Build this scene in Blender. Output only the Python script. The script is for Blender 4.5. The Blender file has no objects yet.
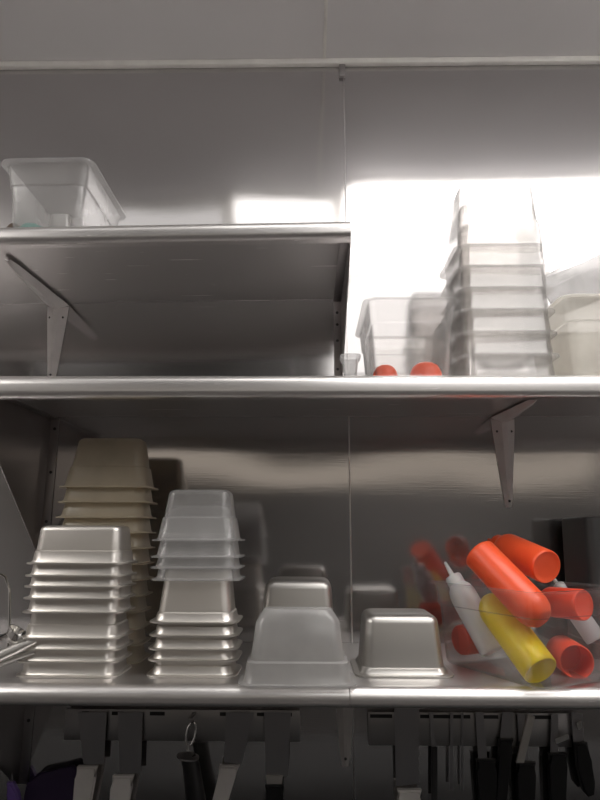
import bpy, bmesh, math, random
from mathutils import Vector, Matrix, Quaternion
random.seed(7)
S = bpy.context.scene
COL = S.collection
R = math.radians

# ------------------------------------------------------------------ camera, world, light, exposure
CAM = Vector((0.0, 0.0, 1.5))
F = 610.0
PITCH, YAW, ROLL = 12.3, 0.9, 0.15
cd = bpy.data.cameras.new('camera'); cam = bpy.data.objects.new('camera', cd); COL.objects.link(cam)
cd.sensor_fit = 'VERTICAL'; cd.sensor_height = 24.0; cd.lens = F / 800 * 24.0
cd.clip_start = 0.02
M = Matrix.Rotation(R(YAW), 3, 'Z') @ Matrix.Rotation(R(90 + PITCH), 3, 'X') @ Matrix.Rotation(R(ROLL), 3, 'Z')
cam.rotation_euler = M.to_euler(); cam.location = CAM
S.camera = cam
S.view_settings.view_transform = 'Standard'; S.view_settings.look = 'None'
S.view_settings.gamma = 1; S.view_settings.use_curve_mapping = False
S.view_settings.exposure = 0.70
try:
    S.cycles.transparent_max_bounces = 96
    S.cycles.max_bounces = 14
    S.cycles.glossy_bounces = 8
except Exception: pass
w = bpy.data.worlds.new('world'); S.world = w; w.use_nodes = True
w.node_tree.nodes['Background'].inputs[0].default_value = (0.9, 0.85, 0.8, 1)
w.node_tree.nodes['Background'].inputs[1].default_value = 0.02

def ray(px, py):
    return M @ Vector(((px - 300) / F, (400 - py) / F, -1.0))
def at(px, py, Y):
    d = ray(px, py); return CAM + d * (Y / d.y)
def onz(px, py, z):
    d = ray(px, py); return CAM + d * ((z - CAM.z) / d.z)

# ------------------------------------------------------------------ dimensions
WALL, FRONT = 1.385, 1.0
Z_BOT, Z_MID, Z_TOP, Z_CEIL = 1.271, 1.7640, 2.048, 2.715
XL, XR, YR = -2.1, 2.4, -2.3

# ------------------------------------------------------------------ materials
def mat(name):
    m = bpy.data.materials.new(name); m.use_nodes = True
    nt = m.node_tree; nt.nodes.clear()
    out = nt.nodes.new('ShaderNodeOutputMaterial')
    return m, nt, out
def bsdf(nt, col, rough=.5, metal=0.0, **kw):
    b = nt.nodes.new('ShaderNodeBsdfPrincipled')
    b.inputs['Base Color'].default_value = (*col, 1); b.inputs['Roughness'].default_value = rough
    b.inputs['Metallic'].default_value = metal
    for k, v in kw.items(): b.inputs[k.replace('_', ' ')].default_value = v
    return b
def noise(nt, scale, sc=(1, 1, 1), detail=3, coord='Object'):
    tc = nt.nodes.new('ShaderNodeTexCoord'); mp = nt.nodes.new('ShaderNodeMapping')
    mp.inputs['Scale'].default_value = sc
    n = nt.nodes.new('ShaderNodeTexNoise'); n.inputs['Scale'].default_value = scale; n.inputs['Detail'].default_value = detail
    nt.links.new(tc.outputs[coord], mp.inputs[0]); nt.links.new(mp.outputs[0], n.inputs['Vector'])
    return n
def plain(name, col, rough=.5, metal=0.0, var=0.06, nscale=18, **kw):
    m, nt, out = mat(name); b = bsdf(nt, col, rough, metal, **kw)
    n = noise(nt, nscale)
    r = nt.nodes.new('ShaderNodeValToRGB')
    r.color_ramp.elements[0].color = (*[c * (1 - var) for c in col], 1)
    r.color_ramp.elements[1].color = (*[min(1, c * (1 + var)) for c in col], 1)
    r.color_ramp.elements[0].position = .3; r.color_ramp.elements[1].position = .7
    nt.links.new(n.outputs['Fac'], r.inputs[0]); nt.links.new(r.outputs[0], b.inputs['Base Color'])
    nt.links.new(b.outputs[0], out.inputs[0])
    return m
def steel(name, col=(.6, .58, .56), rough=.22, rough2=None, mix=.35, wave=0.0, brush=(2, 2, 120), bstr=.02, wscale=2.2):
    m, nt, out = mat(name)
    b = bsdf(nt, col, rough, 1.0)
    n = noise(nt, 6, brush, 4)
    mr = nt.nodes.new('ShaderNodeMapRange'); mr.inputs['To Min'].default_value = rough * .85; mr.inputs['To Max'].default_value = rough * 1.2
    nt.links.new(n.outputs['Fac'], mr.inputs[0]); nt.links.new(mr.outputs[0], b.inputs['Roughness'])
    bu = nt.nodes.new('ShaderNodeBump'); bu.inputs['Strength'].default_value = bstr; bu.inputs['Distance'].default_value = .002
    nt.links.new(n.outputs['Fac'], bu.inputs['Height'])
    last = bu
    if wave:
        n2 = noise(nt, wscale, (1, 1, 1.6), 1)
        b2 = nt.nodes.new('ShaderNodeBump'); b2.inputs['Strength'].default_value = 1; b2.inputs['Distance'].default_value = wave
        nt.links.new(n2.outputs['Fac'], b2.inputs['Height']); nt.links.new(bu.outputs[0], b2.inputs['Normal']); last = b2
    nt.links.new(last.outputs[0], b.inputs['Normal'])
    if rough2 is not None:
        c = bsdf(nt, col, rough2, 1.0)
        nt.links.new(last.outputs[0], c.inputs['Normal'])
        mx = nt.nodes.new('ShaderNodeMixShader'); mx.inputs[0].default_value = mix
        nt.links.new(b.outputs[0], mx.inputs[1]); nt.links.new(c.outputs[0], mx.inputs[2]); nt.links.new(mx.outputs[0], out.inputs[0])
    else: nt.links.new(b.outputs[0], out.inputs[0])
    return m
def clear(name, tint=(.93, .93, .93), body=(.8, .8, .78), haze=.15, rough=.12, ior=1.5):
    """thin moulded plastic: mostly see-through, a little milky, with a Fresnel sheen"""
    m, nt, out = mat(name)
    tr = nt.nodes.new('ShaderNodeBsdfTransparent'); tr.inputs[0].default_value = (*tint, 1)
    di = nt.nodes.new('ShaderNodeBsdfDiffuse'); di.inputs[0].default_value = (*body, 1)
    tl = nt.nodes.new('ShaderNodeBsdfTranslucent'); tl.inputs[0].default_value = (*body, 1)
    gl = nt.nodes.new('ShaderNodeBsdfGlossy'); gl.inputs['Color'].default_value = (1, 1, 1, 1); gl.inputs['Roughness'].default_value = rough
    a = nt.nodes.new('ShaderNodeMixShader'); a.inputs[0].default_value = .5
    nt.links.new(di.outputs[0], a.inputs[1]); nt.links.new(tl.outputs[0], a.inputs[2])
    n = noise(nt, 14)
    mr = nt.nodes.new('ShaderNodeMapRange'); mr.inputs['To Min'].default_value = haze * .7; mr.inputs['To Max'].default_value = haze * 1.3
    nt.links.new(n.outputs['Fac'], mr.inputs[0])
    lh = nt.nodes.new('ShaderNodeLayerWeight'); lh.inputs['Blend'].default_value = .5
    ph = nt.nodes.new('ShaderNodeMath'); ph.operation = 'POWER'; ph.inputs[1].default_value = 3
    ah = nt.nodes.new('ShaderNodeMath'); ah.operation = 'MULTIPLY_ADD'; ah.inputs[1].default_value = .22; ah.use_clamp = True
    nt.links.new(lh.outputs['Facing'], ph.inputs[0]); nt.links.new(ph.outputs[0], ah.inputs[0]); nt.links.new(mr.outputs[0], ah.inputs[2])
    b = nt.nodes.new('ShaderNodeMixShader'); nt.links.new(ah.outputs[0], b.inputs[0])
    # seen edge-on the wall is thicker, so it swallows more light
    lf = nt.nodes.new('ShaderNodeLayerWeight'); lf.inputs['Blend'].default_value = .5
    pf = nt.nodes.new('ShaderNodeMath'); pf.operation = 'POWER'; pf.inputs[1].default_value = 3
    tc_ = nt.nodes.new('ShaderNodeMixRGB'); tc_.inputs[1].default_value = (*tint, 1); tc_.inputs[2].default_value = (*[c * .42 for c in tint], 1)
    nt.links.new(lf.outputs['Facing'], pf.inputs[0]); nt.links.new(pf.outputs[0], tc_.inputs[0]); nt.links.new(tc_.outputs[0], tr.inputs[0])
    nt.links.new(tr.outputs[0], b.inputs[1]); nt.links.new(a.outputs[0], b.inputs[2])
    lw = nt.nodes.new('ShaderNodeLayerWeight'); lw.inputs['Blend'].default_value = .5
    pw = nt.nodes.new('ShaderNodeMath'); pw.operation = 'POWER'; pw.inputs[1].default_value = 4
    fr = nt.nodes.new('ShaderNodeMath'); fr.operation = 'MULTIPLY_ADD'; fr.inputs[1].default_value = .45; fr.inputs[2].default_value = .035
    nt.links.new(lw.outputs['Facing'], pw.inputs[0]); nt.links.new(pw.outputs[0], fr.inputs[0])
    c = nt.nodes.new('ShaderNodeMixShader'); nt.links.new(fr.outputs[0], c.inputs[0])
    nt.links.new(b.outputs[0], c.inputs[1]); nt.links.new(gl.outputs[0], c.inputs[2]); nt.links.new(c.outputs[0], out.inputs[0])
    return m
def emit(name, col, s):
    m, nt, out = mat(name); e = nt.nodes.new('ShaderNodeEmission')
    e.inputs[0].default_value = (*col, 1); e.inputs[1].default_value = s; nt.links.new(e.outputs[0], out.inputs[0]); return m

MT = dict(
    wall=steel('wall_steel', (.59, .575, .575), .085, .40, .16, wave=.006, wscale=2.0),
    shelf=steel('shelf_steel', (.78, .76, .75), .25, .45, .5, brush=(1, 30, 30), bstr=0),
    under=steel('bracket_steel', (.42, .41, .41), .38),
    gusset=steel('gusset_steel', (.45, .43, .43), .3),
    pan=steel('pan_steel', (.72, .69, .65), .30, .5, .55, brush=(2, 2, 40), bstr=.01),
    panold=steel('worn_pan_steel', (.56, .545, .52), .30, .5, .5, brush=(2, 2, 40), bstr=.03),
    bright=steel('polished_steel', (.75, .74, .72), .14),
    blade=steel('blade_steel', (.42, .41, .42), .3),
    bracket=plain('white_bracket_paint', (.66, .63, .62), .45),
    clear=clear('clear_plastic', (.975, .97, .965), (.93, .92, .91), .07, .1),
    hazy=clear('scuffed_clear_plastic', (.9, .9, .9), (.92, .91, .90), .2, .2),
    frost=clear('frosted_plastic', (.76, .755, .75), (.70, .69, .68), .45, .16),
    amber=clear('smoked_plastic', (.72, .68, .60), (.90, .83, .69), .55, .22),
    cream=clear('milky_plastic', (.93, .92, .89), (.94, .92, .88), .45, .3),
    orange=plain('orange_plastic', (.90, .105, .03), .38, Subsurface_Weight=.15),
    red=plain('red_orange_plastic', (.84, .075, .03), .4, Subsurface_Weight=.15),
    yellow=plain('yellow_plastic', (.90, .66, .01), .38, Subsurface_Weight=.1),
    white=plain('white_plastic', (.78, .76, .76), .4, Subsurface_Weight=.1),
    wbottle=clear('white_bottle_plastic', (.8, .79, .8), (.90, .89, .90), .97, .3),
    black=plain('black_plastic', (.012, .012, .013), .38),
    whandle=plain('white_handle', (.85, .81, .78), .5),
    purple=plain('purple_plastic', (.16, .09, .34), .45),
    darkpurple=plain('dark_purple_plastic', (.035, .02, .06), .5),
    teal=plain('teal_plastic', (.10, .42, .36), .45),
    brown=plain('brown_plastic', (.10, .07, .05), .5),
    dark_absorber=plain('absorber_black', (.018, .018, .018), .85),
    dark=plain('dark_steel', (.05, .05, .05), .4),
    ceil=plain('ceiling_paint', (.75, .735, .735), .6, nscale=3, var=.03),
    trim=plain('trim_white', (.86, .84, .80), .5),
    upper=plain('cream_wall', (.80, .74, .66), .6, nscale=4),
    lower=plain('dark_wall', (.11, .105, .10), .5),
    side=plain('side_wall', (.55, .53, .52), .5),
    blocker=plain('blocker_dark', (.025, .024, .023), .4),
    rearup=plain('upper_rear_wall', (.10, .09, .085), .5),
    floor=plain('quarry_tile', (.15, .135, .13), .5),
    lamp=emit('lamp_diffuser', (1.0, .965, .94), 4.4),
    fill_left=emit('added_fill', (1.0, .96, .92), 4.6),
    glow_back=emit('added_back_glow', (1.0, .97, .94), 1.25),
    glow_left=emit('added_left_glow', (1.0, .97, .94), 1.7),
    glow_far_left=emit('added_far_left_glow', (1.0, .97, .94), .6),
    glow=emit('added_warm_glow', (1.0, .87, .73), .30),
    bin=clear('thin_clear_plastic', (.97, .97, .97), (.85, .85, .85), .025, .08),
    blue=emit('blue_indicator', (.05, .2, 1.0), 2.0),
)

# ------------------------------------------------------------------ helpers
def link(name, bm, m, parent=None, smooth=True, auto=35):
    me = bpy.data.meshes.new(name)
    bmesh.ops.recalc_face_normals(bm, faces=bm.faces)
    bm.to_mesh(me); bm.free()
    if m: me.materials.append(m)
    if smooth:
        me.shade_smooth() if hasattr(me, 'shade_smooth') else None
        me.set_sharp_from_angle(angle=R(auto))
    o = bpy.data.objects.new(name, me); COL.objects.link(o)
    if parent: o.parent = parent
    return o
def tag(o, label, cat, group=None, kind=None):
    o['label'] = label; o['category'] = cat
    if group: o['group'] = group
    if kind: o['kind'] = kind
    return o
def struct(o, label=None, cat=None):
    o['kind'] = 'structure'
    if label: o['label'] = label
    if cat: o['category'] = cat
    return o
def thing(name, label, cat, loc=(0, 0, 0), rz=0, group=None):
    o = bpy.data.objects.new(name, None); o.empty_display_size = .03; COL.objects.link(o)
    o.location = loc; o.rotation_euler = (0, 0, rz); return tag(o, label, cat, group)
def copytree(o, parent=None):
    c = o.copy(); COL.objects.link(c)
    if parent: c.parent = parent
    for ch in list(o.children): copytree(ch, c)
    return c
def box(bm, x0, x1, y0, y1, z0, z1, bev=0.0, seg=2):
    vs = [bm.verts.new((x, y, z)) for z in (z0, z1) for y in (y0, y1) for x in (x0, x1)]
    fs = [(0, 1, 3, 2), (4, 6, 7, 5), (0, 4, 5, 1), (2, 3, 7, 6), (0, 2, 6, 4), (1, 5, 7, 3)]
    faces = [bm.faces.new([vs[i] for i in f]) for f in fs]
    if bev:
        es = list({e for f in faces for e in f.edges})
        bmesh.ops.bevel(bm, geom=es, offset=bev, segments=seg, affect='EDGES', profile=.5)
def BX(name, m, *a, parent=None, bev=0.0):
    bm = bmesh.new(); box(bm, *a, bev=bev); return link(name, bm, m, parent)
def rr(w, d, r, n=6):
    """rounded rectangle ring, centred"""
    pts = []; r = min(r, w / 2 - .0005, d / 2 - .0005)
    for cx, cy, a0 in ((w/2-r, d/2-r, 0), (-w/2+r, d/2-r, 90), (-w/2+r, -d/2+r, 180), (w/2-r, -d/2+r, 270)):
        for i in range(n + 1):
            a = R(a0 + 90 * i / n); pts.append((cx + r * math.cos(a), cy + r * math.sin(a)))
    return pts
def loft(bm, rings, close_first=False, close_last=False):
    rv = [[bm.verts.new(p) for p in ring] for ring in rings]
    n = len(rv[0])
    for a, b in zip(rv, rv[1:]):
        for i in range(n): bm.faces.new((a[i], a[(i+1) % n], b[(i+1) % n], b[i]))
    if close_first: bm.faces.new(rv[0])
    if close_last: bm.faces.new(rv[-1])
    return rv
def lathe(bm, prof, n=32, mtx=None):
    rings = [[(r * math.cos(2*math.pi*i/n), r * math.sin(2*math.pi*i/n), z) for i in range(n)] for r, z in prof]
    if mtx is not None: rings = [[tuple(mtx @ Vector(p)) for p in ring] for ring in rings]
    loft(bm, rings, True, True)
def tube(bm, pts, r, n=10):
    pts = [Vector(p) for p in pts]; rad = r if isinstance(r, (list, tuple)) else [r] * len(pts)
    rings = []; up = Vector((0, 0, 1))
    t0 = (pts[1] - pts[0]).normalized(); u = t0.cross(up)
    if u.length < .1: u = t0.cross(Vector((1, 0, 0)))
    u.normalize()
    for i, p in enumerate(pts):
        t = (pts[min(i+1, len(pts)-1)] - pts[max(i-1, 0)]).normalized()
        u = (u - t * u.dot(t)).normalized(); v = t.cross(u)
        rings.append([tuple(p + (u * math.cos(2*math.pi*k/n) + v * math.sin(2*math.pi*k/n)) * rad[i]) for k in range(n)])
    loft(bm, rings, True, True)
def prism(bm, poly, axis, a, b):
    """extrude polygon (list of 2-tuples) along axis x from a to b; poly in (y,z)"""
    def P(q, t): return {'x': (t, q[0], q[1]), 'y': (q[0], t, q[1]), 'z': (q[0], q[1], t)}[axis]
    loft(bm, [[P(q, a) for q in poly], [P(q, b) for q in poly]], True, True)

# ------------------------------------------------------------------ room shell
xs = at(347, 300, WALL).x                    # seam between the wall sheets
bm = bmesh.new(); box(bm, XL, xs - .0005, WALL, WALL + .05, 0, Z_CEIL)
wl = struct(link('wall_back', bm, MT['wall'], smooth=False), 'stainless steel wall sheet behind the left half of the shelves', 'wall')
bm = bmesh.new(); box(bm, xs + .0005, XR, WALL, WALL + .05, 0, Z_CEIL)
struct(link('wall_back_right', bm, MT['wall'], smooth=False), 'stainless steel wall sheet behind the right half of the shelves', 'wall')
struct(BX('wall_left', MT['side'], XL - .05, XL, YR, WALL + .05, 0, Z_CEIL))
struct(BX('wall_right', MT['side'], XR, XR + .05, YR, WALL + .05, 0, Z_CEIL))
struct(BX('glow_panel_1', MT['glow'], XL + .1, XR - .1, YR + .001, YR + .012, 1.84, 2.15), 'long unseen added warm hatch in the opposite wall', 'glow_panel')  # added glowing strip; its reflection makes the warm band under the middle shelf
struct(BX('wall_rear', MT['upper'], XL, XR, YR - .05, YR, 1.855, 2.16))
struct(BX('wall_rear_upper', MT['rearup'], XL, XR, YR - .05, YR, 2.16, Z_CEIL))
tag(BX('reflection_blocker', MT['blocker'], XL + .6, -.05, YR + .01, -.38, 2.21, Z_CEIL - .001, bev=.01), 'unseen added dark hood hanging from the ceiling across the room', 'blocker')  # unseen dark box, added so the left wall sheet reflects something dark
struct(BX('wall_rear_lower', MT['lower'], XL, XR, YR - .05, YR + .01, 0, 1.855))
struct(BX('floor', MT['floor'], XL - .05, XR + .05, YR - .05, WALL + .05, -.05, 0))
xc = at(325, 20, WALL - .1).x
struct(BX('ceiling', MT['ceil'], XL - .05, XR + .05, YR - .05, WALL + .05, Z_CEIL, Z_CEIL + .05))
struct(BX('trim_1', MT['trim'], XL, XR, WALL - .016, WALL, Z_CEIL - .016, Z_CEIL, bev=.003), 'pale strip along the top of the steel wall', 'trim')
struct(BX('trim_2', MT['trim'], xc - .004, xc + .004, .2, WALL - .017, Z_CEIL - .003, Z_CEIL, bev=.001), 'thin joint strip running across the ceiling', 'trim')
bm = bmesh.new(); box(bm, xs - .0018, xs + .0018, WALL - .0018, WALL, .6, Z_CEIL - .05, bev=.0006)
struct(link('trim_3', bm, MT['shelf']), 'thin vertical steel joint strip between the wall sheets', 'trim')
bm = bmesh.new(); box(bm, xs - .012, xs + .004, WALL - .012, WALL, Z_CEIL - .05, Z_CEIL - .013, bev=.002)
struct(link('trim_4', bm, MT['gusset']), 'small dark clip at the top of the wall joint', 'trim')

def troffer(name, label, x0, x1, y0, y1, m):
    t = thing(name, label, 'ceiling light', ((x0+x1)/2, (y0+y1)/2, Z_CEIL))
    hx, hy = (x1-x0)/2, (y1-y0)/2
    bm = bmesh.new()
    for a in ((-hx, hx, -hy, -hy+.02), (-hx, hx, hy-.02, hy), (-hx, -hx+.02, -hy+.02, hy-.02), (hx-.02, hx, -hy+.02, hy-.02)):
        box(bm, *a, -.012, -.001)
    link('frame', bm, MT['trim'], t)
    link_b = bmesh.new(); box(link_b, -hx+.021, hx-.021, -hy+.021, hy-.021, -.05, -.002, bev=.01)
    link('diffuser', link_b, m, t)
troffer('ceiling_panel', 'large bright ceiling light panel whose glare shows in the steel wall', .12, 1.55, .20, .84, MT['lamp'])
troffer('ceiling_panel', 'large dim panel added to whiten the right wall reflection', .14, 1.9, -1.9, .08, MT['glow_back'])  # added emitter, keeps the right wall sheet pale below the main glare
troffer('ceiling_panel', 'fill panel added near the left wall to light the shelves', -2.0, -1.35, -.5, .75, MT['fill_left'])  # added fill from the left, placed so its reflection stays out of view

struct(BX('shade_slab', MT['dark_absorber'], XL, XR, WALL - .66, WALL - .001, .60, .90, bev=.004), 'dark worktop added out of sight to darken the space below the shelves', 'absorber')  # unseen slab added to keep bounce light off the wall under the bottom shelf
troffer('ceiling_panel', 'short panel added for the glare left of the wall seam', -.30, .11, .42, .76, MT['glow_left'])  # added emitter, carries the glare across onto the left wall sheet
troffer('ceiling_panel', 'weak short panel added to fade the glare out to the left', -.90, -.31, .42, .72, MT['glow_far_left'])  # added weaker emitter, tapers the glare on the left wall sheet

# ------------------------------------------------------------------ shelves
def shelf(name, label, x0, x1, ztop, lip, tilt=0.0, back=WALL - .001):
    r = .018; T = .0015
    prof = []                                # (y,z) outline, outer then inner
    f = FRONT
    prof.append((back, ztop)); prof.append((f + r, ztop))
    for i in range(1, 9):
        a = R(90 + 90 * i / 8); prof.append((f + r + r * math.cos(a), ztop - r + r * math.sin(a)))
    zb = ztop - lip
    r2 = .011
    for i in range(0, 7):
        a = R(180 + 90 * i / 6); prof.append((f + r2 + r2 * math.cos(a), zb + r2 + r2 * math.sin(a)))
    prof.append((f + .026, zb)); prof.append((f + .026, zb + T))
    for i in range(6, -1, -1):
        a = R(180 + 90 * i / 6); prof.append((f + r2 + (r2-T) * math.cos(a), zb + r2 + (r2-T) * math.sin(a)))
    for i in range(8, 0, -1):
        a = R(90 + 90 * i / 8); prof.append((f + r + (r-T) * math.cos(a), ztop - r + (r-T) * math.sin(a)))
    prof.append((f + r, ztop - T)); prof.append((back, ztop - T))
    L = x1 - x0; bm = bmesh.new()
    xm = (x0 + x1) / 2
    prism(bm, [(y - f, z - ztop) for y, z in prof], 'x', -L/2, L/2)
    t = link(name, bm, MT['shelf'], auto=40)
    t.location = (xm, f, ztop); t.rotation_euler = (0, -tilt, 0)
    return tag(t, label, 'shelf')
xe = at(351, 235, FRONT).x                   # right end of the top shelf
TILT = R(.75)
xt0 = -1.1
# tilt about the shelf's middle; keep the pixel height right at px=175
xmid = (xt0 + xe) / 2
ztm = Z_TOP - (at(175, 230, FRONT).x - xmid) * math.tan(TILT)
def ztop_at(x): return ztm + (x - xmid) * math.tan(TILT)
shelf('top_shelf', 'short steel wall shelf at upper left with rounded front edge', xt0, xe, ztm, .036, TILT)
shelf('middle_shelf', 'long steel wall shelf across the middle carrying clear plastic pans', -1.1, 1.3, Z_MID, .040)
xj = onz(350, 688, Z_BOT).x
shelf('bottom_shelf', 'lower steel shelf, left length under the steel pan stacks', -1.1, xj - .0006, Z_BOT, .031)
shelf('bottom_shelf', 'lower steel shelf, right length under the bin of squeeze bottles', xj + .0006, 1.3, Z_BOT, .031)

def screw(bm, x, y, z, r=.0035):
    lathe(bm, [(r, 0), (r, .001), (r*.6, .002), (.0004, .0022)], 10, Matrix.Translation((x, y, z)) @ Matrix.Rotation(R(90), 4, 'X'))
def gusset(label, x, zu, dz, dark, flange_dir, screws, depth=.345, fw=.02):
    """triangular side plate with a wall flange and a shelf flange"""
    t = thing('gusset_bracket', label, 'bracket', (x, WALL, zu - .002))
    bm = bmesh.new()
    d = depth
    prism(bm, [(-.004, 0), (-d, 0), (-d, -.02), (-.012, -dz), (-.004, -dz)], 'x', -.001, .001)
    link('side_plate', bm, MT['gusset'], t, smooth=False)
    s = flange_dir
    bm = bmesh.new(); box(bm, min(0, s*fw), max(0, s*fw), -.004, -.0015, -dz, 0, bev=.0006)
    link('wall_flange', bm, MT['gusset'], t)
    bm = bmesh.new(); box(bm, min(0, s*fw), max(0, s*fw), -d, -.005, -.003, -.001, bev=.0006)
    link('shelf_flange', bm, MT['gusset'], t)
    for zz in screws:
        bm = bmesh.new(); screw(bm, s*fw*.55, -.004, zz); link('screw', bm, MT['dark'], t)
    return t
xg = at(47, 470, WALL).x
zmu = Z_MID - .0035
gusset('triangular steel gusset holding up the middle shelf at far left', xg, zmu, .305, True, 1, (-.025, -.125, -.235))
gusset('triangular steel gusset under the bottom shelf at far left', xg, Z_BOT - .0035, .27, True, 1, (-.06, -.15))
xg2 = at(341, 300, WALL).x
gusset('narrow dark steel gusset at the right end of the top shelf', xg2, ztop_at(xg2) - .0055, .20, True, -1, (-.03, -.06, -.1, -.17), fw=.018)

def vbracket(label, px, zu, length, reach=.19, w0=.034, w1=.012, m='bracket', rz=0):
    """pressed V-section bracket: tapered wall leg and a tapered arm under the shelf"""
    x = at(px, 400, WALL).x
    t = thing('shelf_bracket', label, 'bracket', (x, WALL - .001, zu - .001), rz)
    def leg(prs):                            # list of (y,z,width) centre line; ridge stands proud
        bm = bmesh.new(); rings = []
        for (y, z, w, ny, nz) in prs:
            rings.append([(-w/2, y, z), (-w*.12, y + ny*.012, z + nz*.012), (w*.12, y + ny*.012, z + nz*.012), (w/2, y, z),
                          (w/2 - .002, y + ny*.0008, z+nz*.0008), (0, y + ny*.010, z + nz*.010), (-w/2 + .002, y+ny*.0008, z+nz*.0008)])
        loft(bm, rings, True, True); return bm
    link('wall_leg', leg([(-.001, -.004, w0, -1, -.8), (-.001, -.03, w0*.95, -1, 0), (-.001, -length*.9, w1*1.1, -.7, 0), (-.001, -length, w1*.6, -.3, 0)]), MT[m], t, auto=20)
    link('shelf_arm', leg([(-.001, -.002, w0, -.8, -1), (-.03, -.002, w0*.95, 0, -1), (-reach*.9, -.002, w1*1.1, 0, -.7), (-reach, -.002, w1*.6, 0, -.4)]), MT[m], t, auto=20)
    for sx, z in ((-.3*w0, -.034), (.3*w0, -.034), (0, -length*.93)):
        bm = bmesh.new(); screw(bm, sx, -.006 if sx else -.009, z, .0028); link('screw', bm, MT['dark'], t)
    return t
vbracket('pale tapered bracket under the left part of the top shelf', 50, ztop_at(at(50, 300, WALL).x) - .0045, .19, .255, .052, .020)
vbracket('pale tapered bracket under the middle shelf above the squeeze bottles', 501, Z_MID - .002, .205, .21, .054, .018)
vbracket('pale tapered bracket tip showing below the bottom shelf joint', 341, Z_BOT - .002, .235, .19, .054, .020)

# ------------------------------------------------------------------ pans
def pan_bm(W, D, H, cr=.024, taper=.016, T=.0012, flange=.009, shoulder=.3, br=.010, step=.005, chamfer=False):
    """upside-down food pan, flange at z=0, base at z=H. built as a closed shell"""
    w0, d0 = W - 2*flange, D - 2*flange
    def out(off):
        pr = [(0, W, D, cr), (.0025, W, D, cr), (.0030, w0 + .004, d0 + .004, cr - flange + .003), (.006, w0, d0, cr - flange + .003)]
        zs = H * shoulder
        q = lambda z: taper * z / H
        pr += [(zs - .001, w0 - 2*q(zs), d0 - 2*q(zs), cr-.006), (zs + .001, w0 - 2*q(zs) - step, d0 - 2*q(zs) - step, cr-.007)]
        zt = H - br
        if chamfer:
            pr += [(zt, w0 - 2*q(zt) - step, d0 - 2*q(zt) - step, cr-.009), (H - .002, w0 - 2*q(zt) - step - br*1.1, d0 - 2*q(zt) - step - br*1.1, cr-.009), (H, w0 - 2*q(zt) - step - br*1.1 - .004, d0 - 2*q(zt) - step - br*1.1 - .004, cr-.010)]
            return pr
        for i in range(5):
            a = R(90 * i / 4); ins = br * (1 - math.cos(a)); z = zt + br * math.sin(a)
            pr.append((z, w0 - 2*q(zt) - step - 2*ins, d0 - 2*q(zt) - step - 2*ins, max(.008, cr - .009 - ins*.3)))
        return pr
    outer = out(0)
    rings = [[(x, y, z) for x, y in rr(w, d, r)] for z, w, d, r in outer]
    inner = []
    for z, w, d, r in reversed(outer[2:]):
        zz = z - T * (1.0 if z > H - br*.7 else .2)
        inner.append([(x, y, max(.0004, zz) if z > .01 else 0.0) for x, y in rr(w - 2*T, d - 2*T, max(.004, r - T))])
    inner = inner[:-1]
    bm = bmesh.new()
    rv = loft(bm, rings)
    iv = loft(bm, inner)
    n = len(rv[0])
    bm.faces.new(rv[-1]); bm.faces.new(iv[0])
    a, b = iv[-1], rv[0]
    for i in range(n): bm.faces.new((a[i], a[(i+1) % n], b[(i+1) % n], b[i]))
    return bm
def place_stack(name, bm, m, x, y, zs, labels, group, rz=0, cat='food pan', jitter=.0009, same=False):
    """zs from top to bottom"""
    o0 = link(name, bm, m, auto=32)
    for i, z in enumerate(zs):
        o = o0 if i == 0 else o0.copy()
        if i: COL.objects.link(o)
        o.location = (x + random.uniform(-jitter, jitter), y + random.uniform(-jitter, jitter)*.5, z)
        o.rotation_euler = (0, 0, rz + random.uniform(-.006, .006))
        tag(o, labels[i], cat, group)
ORD = ['topmost', 'second', 'third', 'fourth', 'fifth', 'sixth', 'seventh', 'eighth', 'ninth', 'tenth', 'eleventh', 'twelfth', 'lowest']
def labs(fmt, n):
    return [fmt.format('topmost' if i == 0 else ('lowest' if i == n-1 else ORD[i] + ' from the top')) for i in range(n)]
def zpx(py, Y, px=300): return at(px, py, Y).z

# left steel stack (ninth-size pans, long side facing out)
Y0 = 1.046; W1, D1 = .172, .104
ys = [564.5, 577, 588, 600, 614, 640, 651.5, 664]
zs = [zpx(y, Y0, 77) for y in ys] + [Z_BOT + .0005]
xc1 = at(68.5, 620, Y0).x
place_stack('steel_pan', pan_bm(W1, D1, .064, shoulder=.34, taper=.0055, step=.0045, flange=.008, br=.009), MT['pan'], xc1, Y0 + D1/2, zs,
            labs('upturned stainless steel pan, {} in the leftmost steel stack', 9), 'steel pans in the left stack')
# smoky plastic stack behind it
Y1 = 1.152; W2, D2 = .176, .104
zt = zpx(487, Y1, 100)
n = 12; zs = [zt - (zt - Z_BOT - .0005) * i / (n-1) for i in range(n)]
xc2 = at(101, 487, Y1).x
place_stack('plastic_pan', pan_bm(W2, D2, .098, shoulder=.42, taper=.014, T=.0015), MT['amber'], xc2, Y1 + D2/2, zs,
            labs('upturned smoky plastic pan, {} in the tall stack behind the steel pans', n), 'smoky plastic pans in the tall back stack')
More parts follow.
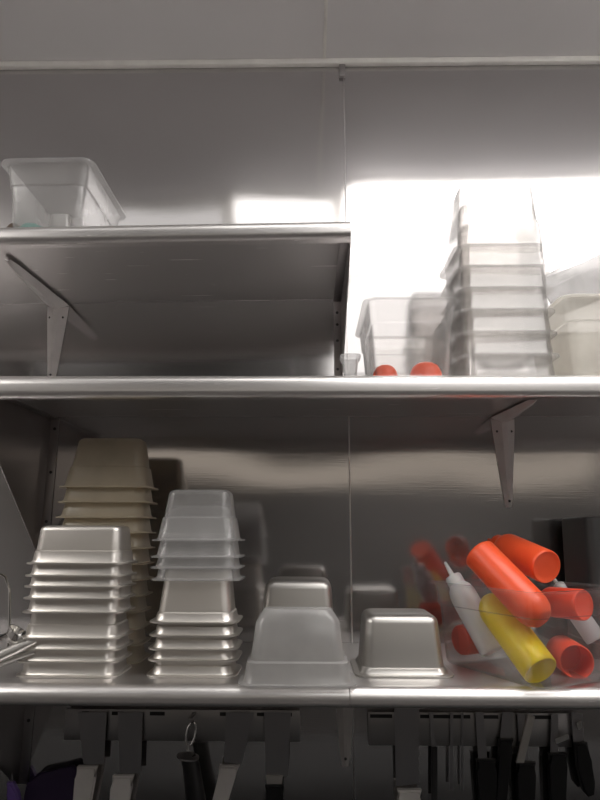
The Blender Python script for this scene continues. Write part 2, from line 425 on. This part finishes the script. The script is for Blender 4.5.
# second stack: steel below, clear on top
Y2 = 1.052; W3, D3 = .150, .104
xc3 = at(192, 620, Y2).x
ys = [624, 637.5, 651, 662.5]
zs = [zpx(y, Y2, 196) for y in ys] + [Z_BOT + .0005]
ztop_steel = zs[0] + .088
place_stack('steel_pan', pan_bm(W3, D3, .088, shoulder=.18, taper=.010, step=.004), MT['pan'], xc3, Y2 + D3/2, zs,
            labs('upturned stainless steel pan, {} under the clear pans in the second stack', 5), 'steel pans in the second stack')
zs = [zpx(y, Y2, 196) for y in (541, 558, 569, 581)]
place_stack('clear_pan', pan_bm(W3 + .004, D3 + .003, .088, shoulder=.45, taper=.012, T=.0014), MT['hazy'], xc3, Y2 + D3/2 + .0005, zs,
            labs('upturned clear plastic pan, {} on the steel pans of the second stack', 4), 'clear pans on top of the second stack')
# frosted pan at the front edge with a taller steel one behind
xf = at(297, 690, .992).x
o = link('plastic_pan', pan_bm(.184, .106, .109, shoulder=.30, taper=.012, T=.0015, br=.020, step=.012, chamfer=True), MT['frost'])
o.location = (xf, .992 + .053, Z_BOT + .0005)
tag(o, 'frosted plastic pan upside down at the shelf edge in front of a steel one', 'food pan')
xf2 = at(298, 590, 1.12).x
o = link('steel_pan', pan_bm(.160, .145, .147, shoulder=.15, taper=.010, br=.016), MT['panold'])
o.location = (xf2, 1.105 + .0725, Z_BOT + .0005)
tag(o, 'tall upturned steel pan standing behind the frosted pan', 'food pan')
# single low steel pan
xs1 = at(404, 675, 1.058).x
o = link('steel_pan', pan_bm(.164, .150, .094, shoulder=.12, taper=.008, br=.014, flange=.011), MT['panold'])
o.location = (xs1 + .004, 1.062 + .075, Z_BOT + .0005)
tag(o, 'single upturned steel pan beside the bin of squeeze bottles', 'food pan')
# tall grey container at right edge
bm = pan_bm(.17, .16, .262, shoulder=.1, taper=.006, br=.006, flange=.006)
o = link('steel_container', bm, MT['dark']); o.location = (at(587, 560, 1.21).x + .085, 1.215 + .08, Z_BOT + .0005)
tag(o, 'tall dark grey metal container behind the bottle bin at right edge', 'container')

# middle shelf: clear upturned stack
Y4 = 1.03; W4, D4 = .178, .162
zt = zpx(244, Y4, 508); n = 7
zs = [zt - (zt - Z_MID - .0005) * i / (n-1) for i in range(n)]
place_stack('clear_pan', pan_bm(W4, D4, .138, shoulder=.42, taper=.008, T=.0015, br=.008), MT['clear'], at(509, 300, Y4).x, Y4 + D4/2, zs,
            labs('upturned clear plastic pan, {} in the tall stack on the middle shelf', n), 'clear pans stacked on the middle shelf', jitter=.001)

def bin_bm(W, D, H, **k):
    bm = pan_bm(W, D, H, **k)
    for v in bm.verts: v.co.z = H - v.co.z; v.co.x = -v.co.x
    return bm
def upright(name, label, x, y, z, W, D, H, m, rz=0, ry=0, cat='bin', **k):
    o = link(name, bin_bm(W, D, H, **k), MT[m]); o.location = (x, y, z + .0006); o.rotation_euler = (0, ry, rz)
    return tag(o, label, cat)
yb = 1.01
zr = zpx(297, yb, 410)
xb = (at(368, 297, yb).x + at(458, 297, yb).x) / 2
upright('clear_bin', 'clear plastic bin holding two orange domed caps on the middle shelf', xb, yb + .115, Z_MID, .172, .23, zr - Z_MID, 'clear', taper=.01, shoulder=.3, T=.0016)
for k, (px, r, Y) in enumerate(((386, .0215, 1.05), (427, .028, 1.055))):
    x = at(px, 372, Y).x
    z0 = Z_MID + .0026
    bm = bmesh.new(); hh = zpx(363.5 if k == 0 else 361, Y, px) - z0
    lathe(bm, [(r*1.02, 0), (r*1.02, hh*.35), (r*.97, hh*.5), (r*.8, hh*.78), (r*.5, hh*.94), (r*.2, hh)], 28, Matrix.Translation((0, 0, 0)))
    o = link('bottle_cap', bm, MT['orange']); o.location = (x, Y + .012, z0)
    tag(o, ('smaller' if k == 0 else 'larger') + ' orange domed cap, ' + ('left' if k == 0 else 'right') + ' one in the clear bin', 'cap')
# little clear cup between gusset and bin
bm = bin_bm(.036, .045, .04, cr=.010, taper=.003, flange=.002, br=.004, shoulder=.2)
o = link('clear_cup', bm, MT['hazy']); o.location = (at(353, 370, 1.03).x - .004, 1.04, Z_MID + .0006)
tag(o, 'small clear plastic cup left of the bin with orange caps', 'cup')
# right-hand bins
x5 = at(562, 293, 1.01).x
zr = zpx(294, 1.01, 580)
upright('milky_bin', 'milky plastic bin at right end of the middle shelf', x5 + .086, 1.01 + .11, Z_MID, .172, .22, zr - Z_MID, 'cream', taper=.008, shoulder=.3, T=.0016)
o = upright('clear_bin', 'clear plastic bin tipped on top of the milky bin', x5 + .115, 1.01 + .13, zr + .030, .15, .14, .085, 'hazy', taper=.01, shoulder=.3)
o.rotation_euler = (R(6), R(-24), R(10)); o.location.z = zr + .034

# top shelf bin at left with odds inside
yt = 1.015
xr_ = at(93, 157, yt).x; xl_ = at(-3, 160, yt).x
xm_ = (xr_ + xl_) / 2; zt_ = ztop_at(xm_)
ht = zpx(158, yt, 45) - zt_
upright('clear_bin', 'clear plastic bin of odds and ends on the top shelf', xm_, yt + .118, zt_, xr_ - xl_, .236, ht, 'hazy', ry=-TILT, taper=.012, shoulder=.32, T=.0016, flange=.012)
def put(o, px, Y, dz=.0035): x = at(px, 228, Y).x; o.location = (x, Y, ztop_at(x) + dz); o.rotation_euler = (0, -TILT, 0)
o = link('steel_cup', pan_bm(.060, .055, .052, cr=.016, taper=.006, flange=.003, br=.006), MT['bright']); put(o, 62, 1.075); tag(o, 'small shiny metal cup upturned inside the top shelf bin', 'cup')
bm = bmesh.new(); lathe(bm, [(.024, 0), (.024, .018), (.019, .026), (.007, .0295)], 24); o = link('teal_lid', bm, MT['teal']); put(o, 33, 1.07); tag(o, 'teal green round lid inside the top shelf bin', 'lid')
bm = bmesh.new(); lathe(bm, [(.015, 0), (.015, .020), (.010, .028)], 20); o = link('brown_cap', bm, MT['brown']); put(o, 15, 1.065); tag(o, 'small brown cap inside the top shelf bin', 'cap')

# ------------------------------------------------------------------ bin of squeeze bottles
ang = R(26)
c0 = Vector((.341, .978, 0)); u = Vector((math.cos(ang), math.sin(ang), 0)); v = Vector((-math.sin(ang), math.cos(ang), 0))
BW, BD = .192, .225                          # base size; rim larger
cc = c0 + u * BW/2 + v * BD/2
fl = .009; HB = .142; tp = .008
Wr, Dr = BW + 2*(fl + tp) + .005, BD + 2*(fl + tp) + .005
cc = cc - u*.002
o = upright('clear_bin', 'clear plastic bin set at an angle and full of squeeze bottles', cc.x, cc.y - .004, Z_BOT, Wr, Dr, HB, 'bin', rz=ang, taper=tp, shoulder=.28, T=.0018, br=.012)

def bottle(label, a, b, r, m, cap, capm=None, capstyle='nozzle', group=None, hollow=False):
    """a = centre of base, b = shoulder end (where cap starts)"""
    a = Vector(a); b = Vector(b); L = (b - a).length
    q = (b - a).to_track_quat('Z', 'Y')
    t = thing('squeeze_bottle', label, 'bottle', a, 0, group)
    t.rotation_mode = 'QUATERNION'; t.rotation_quaternion = q
    bm = bmesh.new()
    if hollow:
        lathe2 = [(.0005, L*.6), (r*.86, L*.6), (r*.9, .002), (r*.94, 0), (r, .002), (r, L*.86), (r*.8, L*.95), (r*.5, L)]
        lathe(bm, lathe2, 36)
    else:
        lathe(bm, [(r*.60, .0012), (r*.84, .0008), (r*.88, 0), (r*.93, 0), (r*.985, .002), (r, .006), (r, L*.80), (r*.97, L*.86), (r*.86, L*.93), (r*.66, L*.98), (r*.55, L)], 36)
    link('body', bm, MT[m], t, auto=45)
    if cap:
        bm = bmesh.new()
        lathe(bm, [(r*.62, L - .002), (r*.64, L), (r*.64, L + .013), (r*.58, L + .016), (r*.3, L + .018), (r*.2, L + .019), (r*.16, L + .03), (r*.10, L + .045), (r*.06, L+.046)], 24)
        link('nozzle_cap', bm, MT[capm or m], t, auto=40)
    return t
ZB = Z_BOT
g = 'squeeze bottles in the clear bin'
def W(px, py, Y): return at(px, py, Y)
bottle('orange squeeze bottle lying across the top of the pile, base up at left', W(479, 553, 1.10), W(543, 620, 1.01), .0295, 'orange', False, group=g)
bottle('orange squeeze bottle with its round base facing out, highest at right', W(547, 567, 1.08), W(502, 546, 1.20), .029, 'orange', True, group=g)
bottle('yellow squeeze bottle pointing down to the front corner of the bin', W(541, 671, 1.012), W(488, 600, 1.125), .0285, 'yellow', False, group=g)
bottle('white squeeze bottle with a pointed nozzle at the left of the bin', W(494, 651, 1.14), W(457, 584, 1.19), .0245, 'white', True, capm='white', group=g)
bottle('orange squeeze bottle seen through the bin at right below its rim', W(584, 605, 1.095), W(545, 601, 1.165), .026, 'red', True, group=g)
bottle('orange squeeze bottle lying low at right with its open end facing out', W(577, 662, 1.066), W(560, 650, 1.16), .0275, 'red', False, group=g, hollow=True)
bottle('orange squeeze bottle low at left behind the white bottle', W(460, 640, 1.188), W(493, 636, 1.220), .0265, 'red', True, group=g)
# white nozzle peeking out at the back right
t = bottle('white squeeze bottle mostly hidden, only its white cap showing at right', W(596, 640, 1.17), W(563, 592, 1.205), .018, 'wbottle', True, capm='white', group=g)

# ------------------------------------------------------------------ utensils at far left on the bottom shelf
t = thing('ladle', 'steel ladle lying at the left end of the bottom shelf', 'ladle', at(18, 630, 1.06))
o0 = Vector(t.location)
bm = bmesh.new()
q = Vector((.55, .1, .8)).normalized().to_track_quat('Z', 'Y').to_matrix().to_4x4()
prof = [(.0005, -.022), (.008, -.021), (.015, -.016), (.019, -.008), (.0205, 0), (.0215, .001), (.0195, .001), (.018, -.007), (.014, -.014), (.007, -.019), (.0004, -.020)]
lathe(bm, prof, 28, Matrix.Translation((.004, 0, -.004)) @ q)
link('bowl', bm, MT['bright'], t)
bm = bmesh.new(); P0 = at(14, 631, 1.055) - o0; P1 = at(-60, 668, 1.03) - o0
tube(bm, [P0, P0.lerp(P1, .5) + Vector((0, 0, .002)), P1], [.0035, .0045, .0045]); link('handle', bm, MT['bright'], t)
t = thing('tongs', 'steel utensil with flat rounded arm lying at far left', 'tongs', at(10, 655, 1.05))
o0 = Vector(t.location); bm = bmesh.new()
A = onz(38, 660, Z_BOT + .02) ; A = at(36, 640, 1.055) - o0; B = at(-40, 690, 1.02); B.z = Z_BOT + .012; B = B - o0
tube(bm, [A, A.lerp(B, .3), B], [.006, .009, .009], 16); link('arm', bm, MT['panold'], t)
bm = bmesh.new(); A2 = A + Vector((-.0, .0, -.018)); B2 = B + Vector((0, .02, -.002))
tube(bm, [A2, A2.lerp(B2, .5), B2], [.004, .007, .008], 12); link('arm', bm, MT['panold'], t)
t_ = bmesh.new()
pts = [at(-25, 575, 1.09), at(-5, 571, 1.09), at(5, 577, 1.09), at(9.5, 590, 1.09), at(9.5, 620, 1.09), at(8, 650, 1.09), at(4, 664, 1.09)]
pts[-1].z = max(pts[-1].z, Z_BOT + .003)
tube(t_, pts, .0022, 8)
tag(link('wire_loop', t_, MT['bright']), 'bent steel wire loop rising at the left end of the bottom shelf', 'wire loop')

# ------------------------------------------------------------------ knife racks and tools below
YW = WALL - .002
def rack(label, px0, px1, py0, py1, slots):
    a = at(px0, py0, YW - .012); b = at(px1, py1, YW - .012)
    t = thing('knife_rack', label, 'knife rack', ((a.x+b.x)/2, YW, b.z)); hw = (b.x-a.x)/2; h = a.z-b.z
    bm = bmesh.new(); box(bm, -hw, hw, -.012, -.009, 0, h, bev=.0008); link('face_plate', bm, MT['under'], t)
    bm = bmesh.new(); box(bm, -hw, hw, -.0088, 0, h*.15, h*.85); link('backing', bm, MT['dark'], t)
    for s0, s1 in slots:
        bm = bmesh.new(); c0_, c1_ = at(s0, py0 + 2, YW - .012).x - t.location.x, at(s1, py0, YW - .012).x - t.location.x
        box(bm, c0_, c1_, -.0128, -.0121, h - .011, h - .004)
        link('slot', bm, MT['black'], t)
rack('long grey steel knife rack below the left half of the bottom shelf', 66, 300, 709, 742, ((82, 89), (112, 124), (150, 165), (220, 233), (257, 264), (288, 292)))
rack('grey steel knife rack below the right half of the bottom shelf', 368, 572, 712, 747, ((370, 392), (420, 470), (483, 498), (532, 552)))

def slab(bm, pts, th, Y, origin):
    """flat plate with outline in pixels on plane y=Y, thickness th towards the viewer"""
    P = [at(px, py, Y) for px, py in pts]
    loft(bm, [[(p.x - origin.x, p.y - origin.y, p.z - origin.z) for p in P], [(p.x - origin.x, p.y - th - origin.y, p.z - origin.z) for p in P]], True, True)
def knife(label, blade, handle, hm, name='kitchen_knife', cat='knife', extra=None, th=.018, group='knives and tools hanging on the racks', Y=None):
    Y = Y or YW - .0135
    c = handle[0]; t = thing(name, label, cat, at(c[0], c[1], Y), group=group)
    o = Vector(t.location)
    if blade:
        bm = bmesh.new(); slab(bm, blade, .002, Y - .004, o); link('blade', bm, MT['blade'], t, smooth=False)
    bm = bmesh.new(); slab(bm, handle, th, Y + .001, o)
    bmesh.ops.bevel(bm, geom=[e for e in bm.edges if e.calc_length() > .004 and abs((e.verts[0].co - e.verts[1].co).y) < .003], offset=.004, segments=3, affect='EDGES')
    link('handle', bm, MT[hm], t, auto=60)
    if extra:
        for nm, pts, m in extra:
            bm = bmesh.new(); slab(bm, pts, .006, Y - .007, o); link(nm, bm, MT[m], t, smooth=False)
    return t
def hdl(x0, x1, y0, shift, y1=860, flare=2.5):
    """handle outline running from y0 down to y1, moving sideways by shift"""
    m = (y0 + y1) / 2
    return [(x0 - flare, y0), (x1 + flare, y0), (x1 + shift*.15, y0 + 12), (x1 + shift*.5, m), (x1 + shift, y1), (x0 + shift, y1), (x0 + shift*.5, m), (x0 + shift*.15, y0 + 12)]
knife('knife with a white handle, leftmost white handled one under the shelf', [(78, 712), (107, 712), (104, 764), (84, 764)], hdl(82, 97, 764, -14), 'whandle')
knife('knife with a white handle, second white handle from the left', [(118, 712), (143, 712), (141, 773), (120, 773)], hdl(117, 133, 773, -12), 'whandle')
knife('knife with a white handle hanging right of the black honing steel', [(226, 712), (254, 712), (242, 764), (224, 762)], hdl(223, 238, 763, -26), 'whandle')
knife('broad bladed knife with black handle near the centre of the rack', [(264, 712), (291, 712), (288, 776), (266, 776)], hdl(268, 281, 782, 2), 'black', extra=[('bolster', [(266, 775), (283, 775), (282, 783), (267, 783)], 'pan')])
knife('long serrated bread knife with white handle below the shelf joint',
      [(394, 708)] + [(418 + (1.5 if i % 2 else 0), 708 + i * 5) for i in range(16)] + [(396, 786)], hdl(399, 418, 787, -2), 'whandle')
knife('dark thin bladed knife between bread knife and black handles', [(429, 712), (433, 712), (434, 738), (437, 746), (431, 746)], [(431, 746), (437, 746), (437, 800), (431, 800)], 'dark', th=.006)
knife('thin metal skewer tool with two prongs on the right rack', [(450, 712), (453, 712), (453, 790), (450, 790)], [(461, 712), (463, 712), (463, 790), (461, 790)], 'blade', name='skewer', cat='skewer', th=.003)
knife('black handled tool with narrow steel neck, leftmost black handle on right rack', [(475, 712), (483, 712), (487, 758), (478, 758)], hdl(477, 492, 757, 3), 'black', name='hanging_tool', cat='kitchen tool')
knife('black handled knife with wide steel neck, second black handle on right rack', [(502, 712), (513, 712), (511, 738), (500, 738)], hdl(499, 509, 737, -10), 'black')
knife('black handled peeler with a slanted steel strip on the right rack', [(517, 714), (524, 714), (528, 760), (520, 760)], hdl(517, 531, 760, 0), 'black', name='peeler', cat='peeler', extra=[('strip', [(527, 714), (534, 716), (523, 762), (515, 762)], 'pan')])
knife('black handled tool with a bright steel bar near the right end', [(551, 714), (558, 714), (558, 752), (550, 752)], hdl(549, 562, 751, 0), 'black', name='hanging_tool', cat='kitchen tool', extra=[('bar', [(554, 738), (567, 733), (568, 738), (555, 743)], 'bright')])
knife('short black handled tool with bright collar, rightmost under the shelf', [(571, 712), (582, 714), (583, 742), (573, 742)], [(572, 741), (584, 740), (588, 758), (592, 780), (591, 792), (585, 794), (580, 788), (575, 765)], 'black', name='hanging_tool', cat='kitchen tool', extra=[('collar', [(575, 722), (580, 720), (581, 728), (577, 729)], 'bright')])
# honing steel
Yh = YW - .055
p = at(188, 757, Yh); t = thing('honing_steel', 'black handled honing steel hanging from a ring under the shelf', 'honing steel', p, group='knives and tools hanging on the racks')
bm = bmesh.new(); tube(bm, [(0, 0, 0), at(191, 765, Yh) - p, at(196, 800, Yh) - p, at(206, 860, Yh) - p], [.015, .0165, .019, .018], 20); link('handle', bm, MT['black'], t)
bm = bmesh.new(); lathe(bm, [(.004, .008), (.012, .004), (.022, .0), (.022, -.003), (.012, -.005)], 24, Matrix.Translation((0, 0, .002)) @ Matrix.Rotation(.12, 4, 'Y')); link('guard', bm, MT['gusset'], t)
bm = bmesh.new(); pts = []
for i in range(22):
    a = R(250 - 320 * i / 21); pts.append(Vector((.004 + .009 * math.cos(a) + .01*math.sin(a)*.35, 0, .042 + .022 * math.sin(a))))
pts = [Vector((0, 0, .006))] + pts
tube(bm, pts, .0025, 8); link('ring', bm, MT['bright'], t)
bm = bmesh.new(); box(bm, at(190, 720, Yh).x - .004 - 0, at(190, 720, Yh).x + .004, Yh - .004, WALL - .015, at(190, 719, Yh).z - .002, at(190, 719, Yh).z + .002, bev=.0008)
tag(link('wall_hook', bm, MT['under']), 'steel hook holding up the honing steel', 'hook')
# purple handle and dark shape at far left
knife('bright lilac handled tool at the bottom left corner', [(2, 752), (9, 752), (14, 782), (10, 782)], [(10, 780), (16, 780), (21, 790), (28, 830), (16, 830), (11, 792)], 'purple', name='lilac_scraper', cat='scraper', Y=YW - .03)
knife('dark purple rounded handle under the shelf at left', None, [(24, 800), (28, 782), (40, 772), (60, 768), (74, 764), (82, 770), (84, 790), (76, 830), (30, 830)], 'darkpurple', name='purple_cleaver', cat='cleaver', Y=YW - .0155, th=.006)
